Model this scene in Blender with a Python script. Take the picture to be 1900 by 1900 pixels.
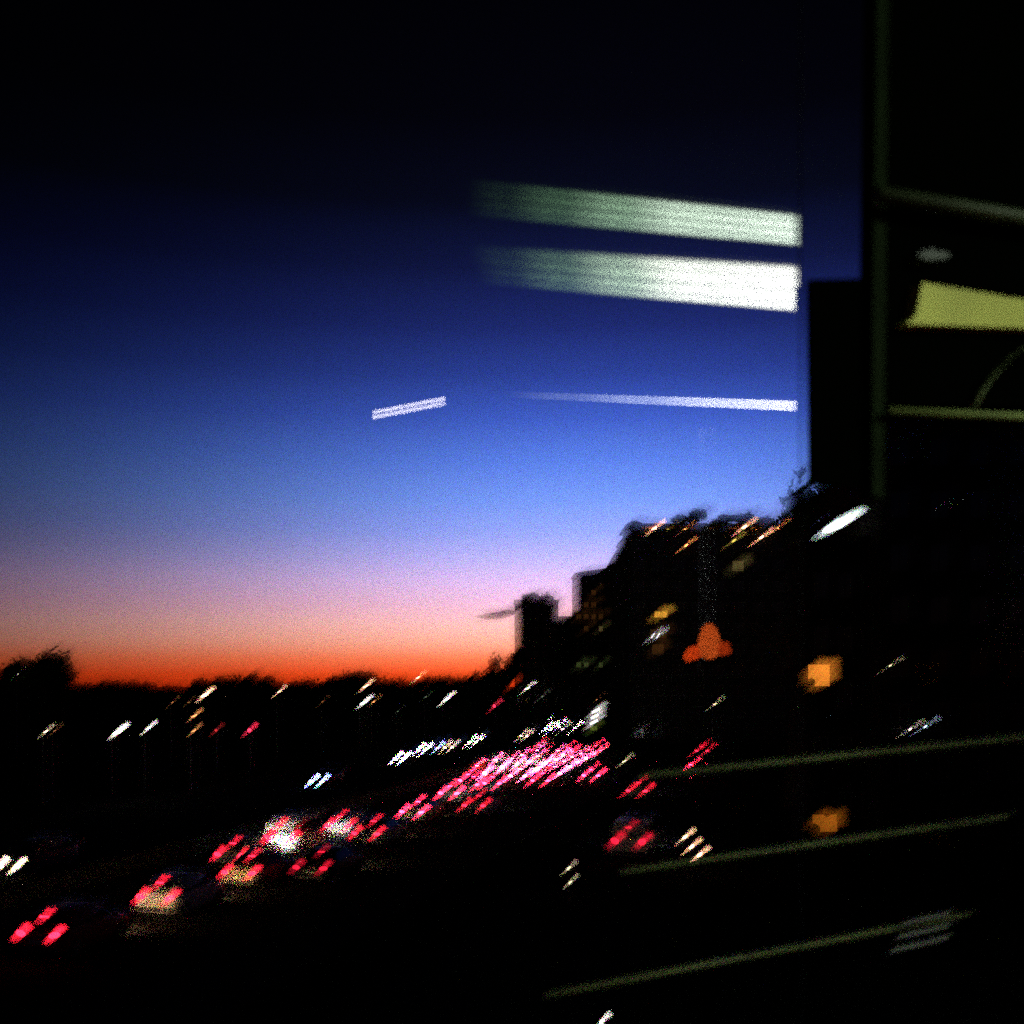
import bpy, bmesh, math, random
from mathutils import Vector, Matrix
rnd = random.Random(11)
for o in list(bpy.data.objects):
    bpy.data.objects.remove(o)
SC = bpy.context.scene
COL = SC.collection

# ------------------------------------------------------------------ camera
F, CX, HY, EYE = 2037.0, 950.0, 1270.0, 9.0        # focal length and horizon of the photograph, eye height
cam_d = bpy.data.cameras.new('camera')
cam = bpy.data.objects.new('camera', cam_d)
COL.objects.link(cam)
cam.location = (0, 0, EYE)
cam.rotation_euler = (math.radians(90), 0, 0)
cam_d.sensor_width = 36.0
cam_d.lens = 36.0 * F / 1900.0
cam_d.shift_y = (HY - 950.0) / 1900.0
cam_d.clip_start = 0.02
cam_d.clip_end = 9000
cam_d.dof.use_dof = True
cam_d.dof.focus_distance = 75.0
cam_d.dof.aperture_fstop = 4.6
SC.camera = cam

# ------------------------------------------------------------------ world: clear dusk sky, afterglow in the direction of the sunset
def lin(r, g, b, k=1.0):
    f = lambda c: ((c / 255) / 12.92 if c / 255 <= 0.04045 else ((c / 255 + 0.055) / 1.055) ** 2.4) * k
    return (f(r), f(g), f(b), 1.0)

SUN_AZ = math.radians(6.0)                          # to the right of straight ahead
world = bpy.data.worlds.new('World')
SC.world = world
world.use_nodes = True
nt = world.node_tree
nt.nodes.clear()
def N(tree, typ, **kw):
    n = tree.nodes.new(typ)
    for k, v in kw.items():
        setattr(n, k, v)
    return n
def math_node(tree, op, a, b=None, c=None, clamp=False):
    n = N(tree, 'ShaderNodeMath', operation=op, use_clamp=clamp)
    for i, v in enumerate((a, b, c)):
        if v is None:
            continue
        if isinstance(v, (int, float)):
            n.inputs[i].default_value = v
        else:
            tree.links.new(v, n.inputs[i])
    return n.outputs[0]
tc = N(nt, 'ShaderNodeTexCoord')
sep = N(nt, 'ShaderNodeSeparateXYZ')
nt.links.new(tc.outputs['Generated'], sep.inputs[0])
elev = math_node(nt, 'ARCSINE', sep.outputs[2])
elev_n = math_node(nt, 'MULTIPLY', elev, 1.0 / math.radians(45.0), clamp=True)
ramp = N(nt, 'ShaderNodeValToRGB')
ramp.color_ramp.interpolation = 'LINEAR'
def el(y):
    return math.degrees(math.atan((HY - y) / F)) / 45.0
stops = [(1272, (228, 58, 16)), (1250, (240, 76, 26)), (1222, (248, 122, 78)), (1192, (250, 166, 142)), (1160, (248, 182, 178)),
         (1125, (232, 178, 204)), (1085, (212, 178, 226)), (1040, (176, 168, 234)), (990, (136, 152, 232)), (930, (106, 138, 226)),
         (860, (80, 114, 208)), (780, (55, 82, 176)), (700, (37, 56, 134)), (610, (24, 35, 96)), (500, (13, 19, 58)),
         (380, (5, 7, 23)), (220, (2, 2, 8)), (0, (1, 1, 4)), (-400, (1, 1, 3))]
cr = ramp.color_ramp
cr.elements[0].position, cr.elements[0].color = max(0, el(stops[0][0])), lin(*stops[0][1])
cr.elements[1].position, cr.elements[1].color = min(1, el(stops[-1][0])), lin(*stops[-1][1])
for y, c in stops[1:-1]:
    e = cr.elements.new(el(y))
    e.color = lin(*c)
nt.links.new(elev_n, ramp.inputs[0])
az = math_node(nt, 'ARCTAN2', sep.outputs[0], sep.outputs[1])
daz = math_node(nt, 'SUBTRACT', az, SUN_AZ)
g = math_node(nt, 'DIVIDE', daz, math.radians(15.0))
g = math_node(nt, 'MULTIPLY', math_node(nt, 'MULTIPLY', g, g), -0.5)
g = math_node(nt, 'EXPONENT', g)
g = math_node(nt, 'MULTIPLY_ADD', g, 0.97, 0.03)
gw = math_node(nt, 'DIVIDE', daz, math.radians(18.5))
gw = math_node(nt, 'EXPONENT', math_node(nt, 'MULTIPLY', math_node(nt, 'MULTIPLY', gw, gw), -0.5))
g2 = math_node(nt, 'MULTIPLY_ADD', gw, 0.98, 0.02)
t = math_node(nt, 'MULTIPLY', elev, 1.0 / math.radians(7.0), clamp=True)
fac = math_node(nt, 'ADD', math_node(nt, 'MULTIPLY', g, t), math_node(nt, 'MULTIPLY', g2, math_node(nt, 'SUBTRACT', 1.0, t)))
fac = math_node(nt, 'MULTIPLY', fac, 2.8)
bg = N(nt, 'ShaderNodeBackground')
nt.links.new(ramp.outputs[0], bg.inputs[0])
nt.links.new(fac, bg.inputs[1])
sky = N(nt, 'ShaderNodeTexSky', sky_type='NISHITA')
sky.sun_disc = False
sky.sun_elevation = math.radians(-4.5)
sky.sun_rotation = SUN_AZ
bg2 = N(nt, 'ShaderNodeBackground')
bg2.inputs[1].default_value = 0.01
nt.links.new(sky.outputs[0], bg2.inputs[0])
add = N(nt, 'ShaderNodeAddShader')
nt.links.new(bg.outputs[0], add.inputs[0])
nt.links.new(bg2.outputs[0], add.inputs[1])
wout = N(nt, 'ShaderNodeOutputWorld')
nt.links.new(add.outputs[0], wout.inputs[0])

# ------------------------------------------------------------------ render settings
SC.view_settings.view_transform = 'Standard'
SC.view_settings.look = 'None'
SC.view_settings.exposure = 0
SC.view_settings.gamma = 1
SC.render.engine = 'CYCLES'
SC.cycles.use_denoising = False
SC.cycles.use_adaptive_sampling = True
SC.cycles.adaptive_threshold = 0.035
SC.cycles.adaptive_min_samples = 48
SC.cycles.max_bounces = 10
SC.cycles.diffuse_bounces = 2
SC.cycles.glossy_bounces = 3
SC.cycles.transmission_bounces = 6
SC.cycles.transparent_max_bounces = 24
SC.cycles.sample_clamp_indirect = 0
SC.cycles.caustics_reflective = False
SC.cycles.caustics_refractive = False

# ------------------------------------------------------------------ helpers
def tag(o, label=None, cat=None, group=None, kind=None):
    for k, v in (('label', label), ('category', cat), ('group', group), ('kind', kind)):
        if v:
            o[k] = v
    return o

def empty(name, loc, label=None, cat=None, group=None, rz=0.0, kind=None):
    o = bpy.data.objects.new(name, None)
    o.location = loc
    o.rotation_euler = (0, 0, rz)
    o.empty_display_size = 0.3
    COL.objects.link(o)
    return tag(o, label, cat, group, kind)

class MB:
    """collects faces, then links them as one mesh object"""
    def __init__(s):
        s.v, s.f, s.m = [], [], []
    def face(s, pts, m=0):
        b = len(s.v)
        s.v += [tuple(p) for p in pts]
        s.f.append(tuple(range(b, b + len(pts))))
        s.m.append(m)
    def hexa(s, p, m=0):                             # 8 corners: bottom ring 0-3, top ring 4-7
        b = len(s.v)
        s.v += [tuple(q) for q in p]
        for q in ((3, 2, 1, 0), (4, 5, 6, 7), (0, 1, 5, 4), (1, 2, 6, 5), (2, 3, 7, 6), (3, 0, 4, 7)):
            s.f.append(tuple(b + i for i in q))
            s.m.append(m)
    def box(s, x0, x1, y0, y1, z0, z1, m=0):
        s.hexa([(x0, y0, z0), (x1, y0, z0), (x1, y1, z0), (x0, y1, z0), (x0, y0, z1), (x1, y0, z1), (x1, y1, z1), (x0, y1, z1)], m)
    def tube(s, a, b, r0, r1=None, n=8, m=0):
        r1 = r0 if r1 is None else r1
        a, b = Vector(a), Vector(b)
        d = (b - a).normalized()
        u = d.orthogonal().normalized()
        w = d.cross(u)
        k = len(s.v)
        for p, r in ((a, r0), (b, r1)):
            for i in range(n):
                t = 2 * math.pi * i / n
                s.v.append(tuple(p + (u * math.cos(t) + w * math.sin(t)) * r))
        for i in range(n):
            j = (i + 1) % n
            s.f.append((k + i, k + j, k + n + j, k + n + i))
            s.m.append(m)
        s.f.append(tuple(k + i for i in reversed(range(n))))
        s.f.append(tuple(k + n + i for i in range(n)))
        s.m += [m, m]
    def loft(s, rings, m=0, caps=True):
        k = len(s.v)
        n = len(rings[0])
        for r in rings:
            s.v += [tuple(p) for p in r]
        for a in range(len(rings) - 1):
            for i in range(n):
                j = (i + 1) % n
                s.f.append((k + a * n + i, k + a * n + j, k + (a + 1) * n + j, k + (a + 1) * n + i))
                s.m.append(m)
        if caps:
            s.f.append(tuple(k + i for i in reversed(range(n))))
            s.f.append(tuple(k + (len(rings) - 1) * n + i for i in range(n)))
            s.m += [m, m]
    def ellipsoid(s, c, rx, ry, rz, nu=10, nv=6, rot=None, m=0, lo=-1.0, hi=1.0):
        rings = []
        for a in range(nv + 1):
            t = lo + (hi - lo) * a / nv
            t = max(-0.999, min(0.999, t))
            q = math.sqrt(1 - t * t)
            ring = []
            for i in range(nu):
                u = 2 * math.pi * i / nu
                p = Vector((rx * q * math.cos(u), ry * q * math.sin(u), rz * t))
                if rot:
                    p = rot @ p
                ring.append(Vector(c) + p)
            rings.append(ring)
        s.loft(rings, m)
    def mesh(s, name, mats, smooth=False):
        me = bpy.data.meshes.new(name)
        me.from_pydata(s.v, [], s.f)
        for mt in mats:
            me.materials.append(mt)
        me.polygons.foreach_set('material_index', s.m)
        if smooth:
            me.polygons.foreach_set('use_smooth', [True] * len(s.f))
        me.update()
        return me
    def build(s, name, mats, parent=None, smooth=False):
        if not isinstance(mats, (list, tuple)):
            mats = [mats]
        return link(name, s.mesh(name, mats, smooth), parent)

def link(name, me, parent=None, loc=None, rz=None):
    o = bpy.data.objects.new(name, me)
    COL.objects.link(o)
    o.parent = parent
    if loc is not None:
        o.location = loc
    if rz is not None:
        o.rotation_euler = (0, 0, rz)
    return o

KIDS = {}
def kids(o):
    return [c for c in o.children]

def copy_tree(o, parent=None):
    c = o.copy()
    COL.objects.link(c)
    if parent is not None:
        c.parent = parent
    for ch in o.children:
        copy_tree(ch, c)
    return c

def W(px, py, D):
    """a point seen at a pixel of the photograph, D metres ahead"""
    return Vector(((px - CX) / F * D, D, EYE + (HY - py) / F * D))

# ------------------------------------------------------------------ materials
MATS = {}
def mat(name, col, rough=0.6, metal=0.0, var=0.0, scale=8.0, bump=0.0, spec=0.5):
    if name in MATS:
        return MATS[name]
    m = bpy.data.materials.new(name)
    m.use_nodes = True
    t = m.node_tree
    b = t.nodes['Principled BSDF']
    b.inputs['Roughness'].default_value = rough
    b.inputs['Metallic'].default_value = metal
    b.inputs['Specular IOR Level'].default_value = spec
    b.inputs['Base Color'].default_value = (*col[:3], 1)
    if var or bump:
        c = N(t, 'ShaderNodeTexCoord')
        nz = N(t, 'ShaderNodeTexNoise')
        nz.inputs['Scale'].default_value = scale
        nz.inputs['Detail'].default_value = 6
        t.links.new(c.outputs['Object'], nz.inputs['Vector'])
        if var:
            rp = N(t, 'ShaderNodeValToRGB')
            rp.color_ramp.elements[0].position = 0.3
            rp.color_ramp.elements[1].position = 0.7
            rp.color_ramp.elements[0].color = (*[x * (1 - var) for x in col[:3]], 1)
            rp.color_ramp.elements[1].color = (*[x * (1 + var) for x in col[:3]], 1)
            t.links.new(nz.outputs[0], rp.inputs[0])
            t.links.new(rp.outputs[0], b.inputs['Base Color'])
        if bump:
            bp = N(t, 'ShaderNodeBump')
            bp.inputs['Strength'].default_value = bump
            bp.inputs['Distance'].default_value = 0.02
            t.links.new(nz.outputs[0], bp.inputs['Height'])
            t.links.new(bp.outputs[0], b.inputs['Normal'])
    MATS[name] = m
    return m

def glow(name, col, strength):
    if name in MATS:
        return MATS[name]
    m = bpy.data.materials.new(name)
    m.use_nodes = True
    t = m.node_tree
    t.nodes.clear()
    e = N(t, 'ShaderNodeEmission')
    e.inputs[0].default_value = (*col[:3], 1)
    e.inputs[1].default_value = strength
    o = N(t, 'ShaderNodeOutputMaterial')
    t.links.new(e.outputs[0], o.inputs[0])
    MATS[name] = m
    return m

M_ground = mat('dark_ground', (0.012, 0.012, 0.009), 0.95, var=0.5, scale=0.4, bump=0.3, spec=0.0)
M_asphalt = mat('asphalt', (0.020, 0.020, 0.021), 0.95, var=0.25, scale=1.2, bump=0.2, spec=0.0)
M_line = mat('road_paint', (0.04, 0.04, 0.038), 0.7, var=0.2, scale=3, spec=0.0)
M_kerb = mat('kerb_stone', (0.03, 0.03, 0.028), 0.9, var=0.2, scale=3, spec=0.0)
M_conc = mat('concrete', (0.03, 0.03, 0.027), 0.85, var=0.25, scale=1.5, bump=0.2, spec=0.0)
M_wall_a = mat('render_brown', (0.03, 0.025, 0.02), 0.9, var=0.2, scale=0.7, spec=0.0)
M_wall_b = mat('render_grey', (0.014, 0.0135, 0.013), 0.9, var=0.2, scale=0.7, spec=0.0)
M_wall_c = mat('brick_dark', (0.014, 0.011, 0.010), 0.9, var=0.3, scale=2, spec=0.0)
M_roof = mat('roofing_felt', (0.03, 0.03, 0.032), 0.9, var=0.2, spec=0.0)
M_frame = mat('window_frame_paint', (0.08, 0.08, 0.08), 0.5)
M_glass_dark = mat('dark_window_glass', (0.004, 0.005, 0.007), 0.12, spec=0.5)
M_leaf = mat('foliage', (0.02, 0.034, 0.012), 0.9, var=0.5, scale=0.9, spec=0.0)
M_bark = mat('bark', (0.035, 0.028, 0.02), 0.9, var=0.3, spec=0.0)
M_pole = mat('galvanised_steel', (0.10, 0.10, 0.10), 0.5, 0.6, var=0.15)
M_black = mat('black_plastic', (0.012, 0.012, 0.012), 0.5)
M_tyre = mat('tyre_rubber', (0.012, 0.012, 0.012), 0.85)
M_rim = mat('alloy', (0.35, 0.35, 0.36), 0.3, 0.9)
M_carglass = mat('car_glass', (0.006, 0.007, 0.008), 0.06)
M_plate = mat('plate_white', (0.7, 0.7, 0.62), 0.5)

# ------------------------------------------------------------------ ground, roads
def road_x(D):                                       # centre line of the carriageway leading away from the camera
    if D < 90:
        return -24 + 0.25 * D
    if D < 230:
        u = D - 90
        return -1.5 + 0.205 * u - 0.00030 * u * u
    u = D - 230
    return -1.5 + 0.205 * 140 - 0.0003 * 19600 + 0.121 * u + 0.0022 * u * u
def road_dir(D):
    d = Vector((road_x(D + 0.5) - road_x(D - 0.5), 1.0, 0))
    return d.normalized()
def road_pt(D, off, z=0.0):
    d = road_dir(D)
    return Vector((road_x(D) + off * d.y, D - off * d.x, z))

def strip(name, D0, D1, o0, o1, z, m, kind='structure', step=4.0, thick=0.0, parent=None):
    mb = MB()
    n = int((D1 - D0) / step)
    for i in range(n):
        a, b = D0 + (D1 - D0) * i / n, D0 + (D1 - D0) * (i + 1) / n
        p = [road_pt(a, o0, z), road_pt(a, o1, z), road_pt(b, o1, z), road_pt(b, o0, z)]
        if thick:
            mb.hexa([q - Vector((0, 0, thick)) for q in p] + p)
        else:
            mb.face(p)
    o = mb.build(name, m, parent)
    if kind:
        o['kind'] = kind
    return o

mb = MB()
for i in range(12):
    for j in range(14):
        x0, y0 = -1800 + i * 300, -300 + j * 300
        mb.face([(x0, y0, 0), (x0 + 300, y0, 0), (x0 + 300, y0 + 300, 0), (x0, y0 + 300, 0)])
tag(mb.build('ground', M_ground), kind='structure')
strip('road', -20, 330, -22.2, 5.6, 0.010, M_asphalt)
strip('service_road', 20, 142, 11.8, 19.2, 0.012, M_asphalt)
strip('pavement', 20, 300, 6.0, 8.6, 0.13, M_kerb, thick=0.12)
strip('kerb', -20, 300, 5.61, 5.98, 0.15, M_conc, thick=0.14)
strip('pavement.001', -20, 300, -25.5, -22.5, 0.13, M_kerb, thick=0.12)
mb = MB()
for off in (-1.6, 1.6, -13.4, -16.8):
    D = 12.0
    while D < 240:
        p = [road_pt(D, off - .07, .015), road_pt(D, off + .07, .015), road_pt(D + 2.4, off + .07, .015), road_pt(D + 2.4, off - .07, .015)]
        mb.face(p)
        D += 7.0
for off in (-5.3, 5.2, -9.4, -21.6):
    D = 0.0
    while D < 280:
        mb.face([road_pt(D, off - .08, .015), road_pt(D, off + .08, .015), road_pt(D + 4, off + .08, .015), road_pt(D + 4, off - .08, .015)])
        D += 4.0
tag(mb.build('road_markings', M_line), kind='structure')
# concrete median barrier, one moulded section after another
mb = MB()
root = empty('median_barrier', road_pt(60, -7.3), 'low concrete barrier running between the two carriageways', 'barrier')
prof = [(-.30, 0), (.30, 0), (.24, .12), (.10, .40), (.08, .82), (-.08, .82), (-.10, .40), (-.24, .12)]
sec = MB()
first = None
D = 24.0
base = road_pt(60, -7.3)
while D < 250:
    rings = []
    for q in (D + .03, D + 5.97):
        c = road_pt(q, -7.3)
        d = road_dir(q)
        r = Vector((d.y, -d.x, 0))
        rings.append([c + r * x + Vector((0, 0, z)) - base for x, z in prof])
    s_ = MB()
    s_.loft(rings)
    s_.build('barrier_section', M_conc, root)
    D += 6.0

# ------------------------------------------------------------------ trees
def crown_mesh(name, seed, n=1100, leaf=0.16, squash=1.0):
    r = random.Random(seed)
    lobes = []
    for i in range(9):
        a = r.uniform(0, 6.283)
        q = r.uniform(0.15, 0.62)
        lobes.append((Vector((q * math.cos(a), q * math.sin(a), r.uniform(-0.45, 0.55) * squash)), r.uniform(0.30, 0.48)))
    mb = MB()
    for c, rad in lobes:
        mb.ellipsoid(c, rad * .72, rad * .72, rad * .66, 7, 4)
    for i in range(n):
        c, rad = r.choice(lobes)
        d = Vector((r.gauss(0, 1), r.gauss(0, 1), r.gauss(0, 1))).normalized()
        p = c + d * rad * r.uniform(0.62, 1.12)
        u = Vector((r.gauss(0, 1), r.gauss(0, 1), r.gauss(0, 1))).normalized()
        w = d.cross(u).normalized() if d.cross(u).length > .01 else d.orthogonal()
        s = leaf * r.uniform(0.5, 1.1)
        mb.face([p - u * s * .5, p + w * s * .35, p + u * s * .6, p - w * s * .35])
    return mb.mesh(name, [M_leaf])
CROWNS = [crown_mesh('crown', k, squash=1.0 + .15 * k) for k in range(4)]
def trunk_mesh(name, seed):
    r = random.Random(seed)
    mb = MB()
    mb.tube((0, 0, 0), (0.02, 0.01, 0.5), 0.045, 0.03, 8)
    mb.tube((0.02, .01, .5), (.0, .0, .75), 0.03, 0.015, 7)
    for i in range(5):
        a = r.uniform(0, 6.28)
        z = r.uniform(.38, .55)
        mb.tube((0.015, .01, z), (.2 * math.cos(a), .2 * math.sin(a), z + r.uniform(.12, .26)), .018, .006, 6)
    return mb.mesh(name, [M_bark])
TRUNKS = [trunk_mesh('trunk', k) for k in range(3)]
def tree(x, y, top, rad, label, group=None, name='tree', z0=0.0, crown_h=None, k=None):
    root = empty(name, (x, y, z0), label, 'tree', group)
    H = top - z0
    k = rnd.randrange(4) if k is None else k
    ch = crown_h or min(H * .42, rad * 1.15)
    t = link('trunk', TRUNKS[k % 3], root)
    t.scale = (H, H, H * 0.95)
    zs = sorted(v.co.z for v in CROWNS[k].vertices)
    xs = sorted(abs(v.co.x) for v in CROWNS[k].vertices)
    zmax, zmin, xr = zs[int(len(zs) * .992)], zs[int(len(zs) * .01)], xs[int(len(xs) * .97)]
    sz = 2 * ch / (zmax - zmin)
    c = link('crown', CROWNS[k], root, (0, 0, H - zmax * sz), rnd.uniform(0, 6.28))
    c.scale = (rad / xr, rad / xr, sz)
    return root

def tree_px(px, ytop, D, wpx, label, group=None, **kw):
    p = W(px, ytop, D)
    return tree(p.x, D, p.z, wpx / F * D / 2, label, group, **kw)

# dark clump on the left skyline
tree_px(78, 1208, 150, 120, 'tall broad dark tree, highest of the clump against the orange sky')
tree_px(18, 1236, 152, 90, 'lower dark tree of the clump at the picture edge, one small lamp before it', k=1)
tree_px(112, 1224, 154, 60, 'dark tree whose steep flank ends the skyline clump', k=2)
tree_px(50, 1222, 157, 80, 'dark tree filling the middle of the skyline clump', k=3)
# long skyline
prof_sky = [(120, 1268), (175, 1270), (225, 1263), (285, 1271), (330, 1273), (380, 1262), (420, 1256), (452, 1250), (484, 1252), (510, 1269),
            (560, 1267), (595, 1260), (628, 1252), (660, 1248), (692, 1247), (715, 1256), (760, 1258), (800, 1259), (845, 1255), (880, 1250), (915, 1246)]
def sky_y(px):
    for (a, ya), (b, yb) in zip(prof_sky, prof_sky[1:]):
        if a <= px <= b:
            return ya + (yb - ya) * (px - a) / (b - a)
    return 1262
px = 118.0
while px < 935:
    D = rnd.uniform(300, 420)
    w = rnd.uniform(34, 62)
    tree_px(px, sky_y(px) + rnd.uniform(-4, 5), D, w, 'small dark treetop in the long far row along the glowing horizon', 'trees along the far skyline')
    px += w * .42
for i in range(26):                                   # nearer, lower row in front
    px = 140 + i * 31 + rnd.uniform(-9, 9)
    tree_px(px, 1276 + rnd.uniform(-4, 9), rnd.uniform(215, 270), rnd.uniform(40, 66), 'dark tree of the lower row in front of the far skyline', 'trees in front of the skyline')
tree_px(938, 1212, 252, 52, 'bushy dark tree at the foot of the dark tower block', k=0)
tree_px(915, 1240, 248, 44, 'small round tree stepping down from the tower block to the skyline', k=1)
mast = empty('radio_mast', (W(637, 1244, 380).x, 380, 0), 'thin mast standing up out of the far skyline trees', 'mast')
mb = MB()
mb.tube((0, 0, 0), (0, 0, W(637, 1241, 380).z), .35, .18, 8)
mb.build('pole', M_pole, mast)
for z in (10.5, 11.6, 12.6):
    mb = MB()
    mb.tube((-.9, 0, z), (.9, 0, z), .08, .08, 6)
    mb.build('antenna', M_pole, mast)

# ------------------------------------------------------------------ buildings
WIN_CACHE = {}
def window_meshes(w, h, plain=False):
    k = (round(w, 2), round(h, 2), plain)
    if k not in WIN_CACHE:
        f = MB()
        t = .09
        f.box(-w / 2, -w / 2 + t, -.06, .06, 0, h)
        f.box(w / 2 - t, w / 2, -.06, .06, 0, h)
        f.box(-w / 2 + t, w / 2 - t, -.06, .06, 0, t)
        f.box(-w / 2 + t, w / 2 - t, -.06, .06, h - t, h)
        if not plain:
            f.box(-.035, .035, -.05, .05, t, h - t)
        p = MB()
        p.box(-w / 2 + t, w / 2 - t, -.015, .015, t, h - t)
        WIN_CACHE[k] = (f.mesh('window', [M_frame]), p.mesh('pane', [M_glass_dark]))
    return WIN_CACHE[k]
def add_window(parent, x, y, z, w, h, lit=None, rz=0.0, plain=False):
    fm, pm = window_meshes(w, h, plain)
    o = link('window', fm, parent, (x, y, z), rz)
    p = link('pane', pm, o)
    if lit is not None:
        p.material_slots[0].link = 'OBJECT'
        p.material_slots[0].material = lit
    return o

def facade(root, x0, x1, y, z0, z1, floors, bays, w, h, wallm, depth, lits=None, skip=()):
    """wall with recessed openings, a window in each opening, facing the camera; local coordinates of root"""
    lits = lits or {}
    fh = (z1 - z0) / floors
    bw = (x1 - x0) / bays
    mb = MB()
    rec = .18
    for f in range(floors):
        zz = z0 + f * fh
        sill, head = zz + (fh - h) * .5, zz + (fh - h) * .5 + h
        mb.box(x0, x1, y, y + .3, zz, sill)
        mb.box(x0, x1, y, y + .3, head, zz + fh)
        xs = x0
        for b in range(bays):
            cx = x0 + (b + .5) * bw
            mb.box(xs, cx - w / 2, y, y + .3, sill, head)
            xs = cx + w / 2
            add_window(root, cx, y + rec, sill, w, h, lits.get((f, b)))
        mb.box(xs, x1, y, y + .3, sill, head)
    mb.box(x0, x1, y + .32, y + depth, z0, z1)
    return mb.build('wall', wallm, root)

G_brown = glow('dim_brown_room_light', lin(92, 56, 24), 1.0)
G_green = glow('dim_green_room_light', lin(96, 110, 60), 1.0)
G_tan = glow('dim_tan_room_light', lin(120, 105, 60), 1.3)
G_amber = glow('amber_reflection_glow', lin(245, 142, 46), 2.4)
G_amber_dim = glow('dim_amber_reflection_glow', lin(225, 125, 32), 0.95)
G_yellow = glow('yellow_room_light', lin(255, 180, 60), 2.3)
G_tube = glow('white_tube_light', (1, .95, 1.0), 6)

# tower block (px 955-1065)
D = 300.0
a, b = W(955, 1116, D), W(1036, 1116, D)
root = empty('tower_block', (a.x, D, 0), 'distant dark tower block with rounded roof planting, glowing sky at its side', 'building')
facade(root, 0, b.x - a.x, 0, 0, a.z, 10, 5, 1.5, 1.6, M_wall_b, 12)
mb = MB()
mb.box(-.25, b.x - a.x + .25, -.25, 12.2, a.z + .003, a.z + .5)
rf = mb.build('roof', M_roof, root)
mb = MB()
mb.box(2.2, 5.4, 2, 6, a.z + .5, a.z + 1.7)
mb.box(6.3, 8.8, 3, 6, a.z + .5, a.z + 1.3)
mb.build('plant_room', M_conc, rf)
sh = W(1066, 1143, D)
mb = MB()
mb.box(b.x - a.x + .01, sh.x - a.x, 1.0, 11, 0, sh.z)
mb.build('stair_wing', M_wall_b, root)
for i, (px, yt, w) in enumerate(((978, 1103, 30), (1000, 1099, 34), (1020, 1104, 30))):
    p = W(px, yt, D + 4)
    tree(p.x, D + 4 + i, p.z, w / F * D / 2 * 1.15, ('round shrub at the sky side of the tower block roof', 'tallest round shrub in the middle of the tower block roof', 'round shrub beside the stair wing on the tower block roof')[i],
         'roof garden on the tower block', name='roof_shrub', z0=a.z + .5, crown_h=2.2)

# block A (px 1065-1140)
D = 285.0
a, b = W(1067, 1066, D), W(1150, 1060, D)
root = empty('apartment_block', (a.x, D, 0), 'far apartment block whose balconies glint dim brown beside the tower block', 'building')
lits = {(9, 1): G_brown, (9, 2): G_brown, (9, 4): G_brown, (8, 0): G_brown, (8, 2): G_brown, (8, 3): G_brown, (7, 1): G_brown, (7, 3): G_tan,
        (10, 2): G_brown, (4, 0): G_green, (4, 1): G_green, (4, 3): G_green, (4, 4): G_green, (8, 1): G_brown, (8, 4): G_brown}
facade(root, 0, b.x - a.x, 0, 0, a.z, 12, 6, 1.35, 1.5, M_wall_a, 14, lits)
mb = MB()
mb.hexa([(-.3, -.3, a.z + .003), (b.x - a.x, -.3, a.z + .003), (b.x - a.x, 14, a.z + .003), (-.3, 14, a.z + .003),
         (-.3, -.3, a.z + .4), (b.x - a.x, -.3, a.z + 2.2), (b.x - a.x, 14, a.z + 2.2), (-.3, 14, a.z + .4)])
mb.build('roof', M_roof, root)
fh = a.z / 12
for f in range(1, 12):
    mb = MB()
    mb.box(.2, b.x - a.x - .2, -1.3, -.005, f * fh - .1, f * fh + .06)
    bal = mb.build('balcony', M_conc, root)
    mb = MB()
    mb.box(.2, b.x - a.x - .2, -1.3, -1.24, f * fh + .95, f * fh + 1.0)
    for i in range(24):
        x = .25 + i * (b.x - a.x - .5) / 23
        mb.box(x - .02, x + .02, -1.29, -1.25, f * fh + .06, f * fh + .95)
    mb.build('railing', M_frame, bal)

# block B (px 1165-1500), stepped with a lamplit roof terrace
D = 168.0
TER = W(1165, 992, D).z
a, b = W(1165, 992, D), W(1500, 992, D)
root = empty('hotel_block', (a.x, D, 0), 'broad dark block with orange lamps along its roof terrace', 'building')
LB = b.x - a.x
fl, by = 10, 9
fh, bw = TER / fl, LB / by
def cell(px, py):
    p = W(px, py, D)
    return (int(p.z / fh), int((p.x - a.x) / bw))
lits = {cell(1380, 1055): G_tan, cell(1492, 1043): G_brown, cell(1222, 1218): G_brown}
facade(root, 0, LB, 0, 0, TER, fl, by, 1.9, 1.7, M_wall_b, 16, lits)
B_ROOT, B_A = root, a.copy()
# sloped wing to the left of it
p0, p1 = W(1128, 1062, D + 4), W(1165, 1002, D + 4)
mb = MB()
xl, xr = p0.x - a.x, -.01
mb.hexa([(xl, 4, 0), (xr, 4, 0), (xr, 14, 0), (xl, 14, 0), (xl, 4, p0.z), (xr, 4, p1.z), (xr, 14, p1.z), (xl, 14, p0.z)])
mb.build('wing', M_wall_b, root)
mb = MB()
mb.hexa([(xl - .4, 3.6, p0.z - .3), (xr, 3.6, p1.z + .01), (xr, 14.4, p1.z + .01), (xl - .4, 14.4, p0.z - .3),
         (xl - .4, 3.6, p0.z + .1), (xr, 3.6, p1.z + .4), (xr, 14.4, p1.z + .4), (xl - .4, 14.4, p0.z + .1)])
mb.build('wing_roof', M_roof, root)
for f in range(1, fl):
    mb = MB()
    mb.box(.2, LB - .2, -.9, -.005, f * fh - .12, f * fh + .05)
    bal = mb.build('balcony', M_conc, root)
    mb = MB()
    mb.box(.2, LB - .2, -.9, -.85, f * fh + .9, f * fh + .96)
    for i in range(40):
        x = .25 + i * (LB - .5) / 39
        mb.box(x - .025, x + .025, -.89, -.86, f * fh + .05, f * fh + .9)
    mb.build('railing', M_frame, bal)
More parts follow.
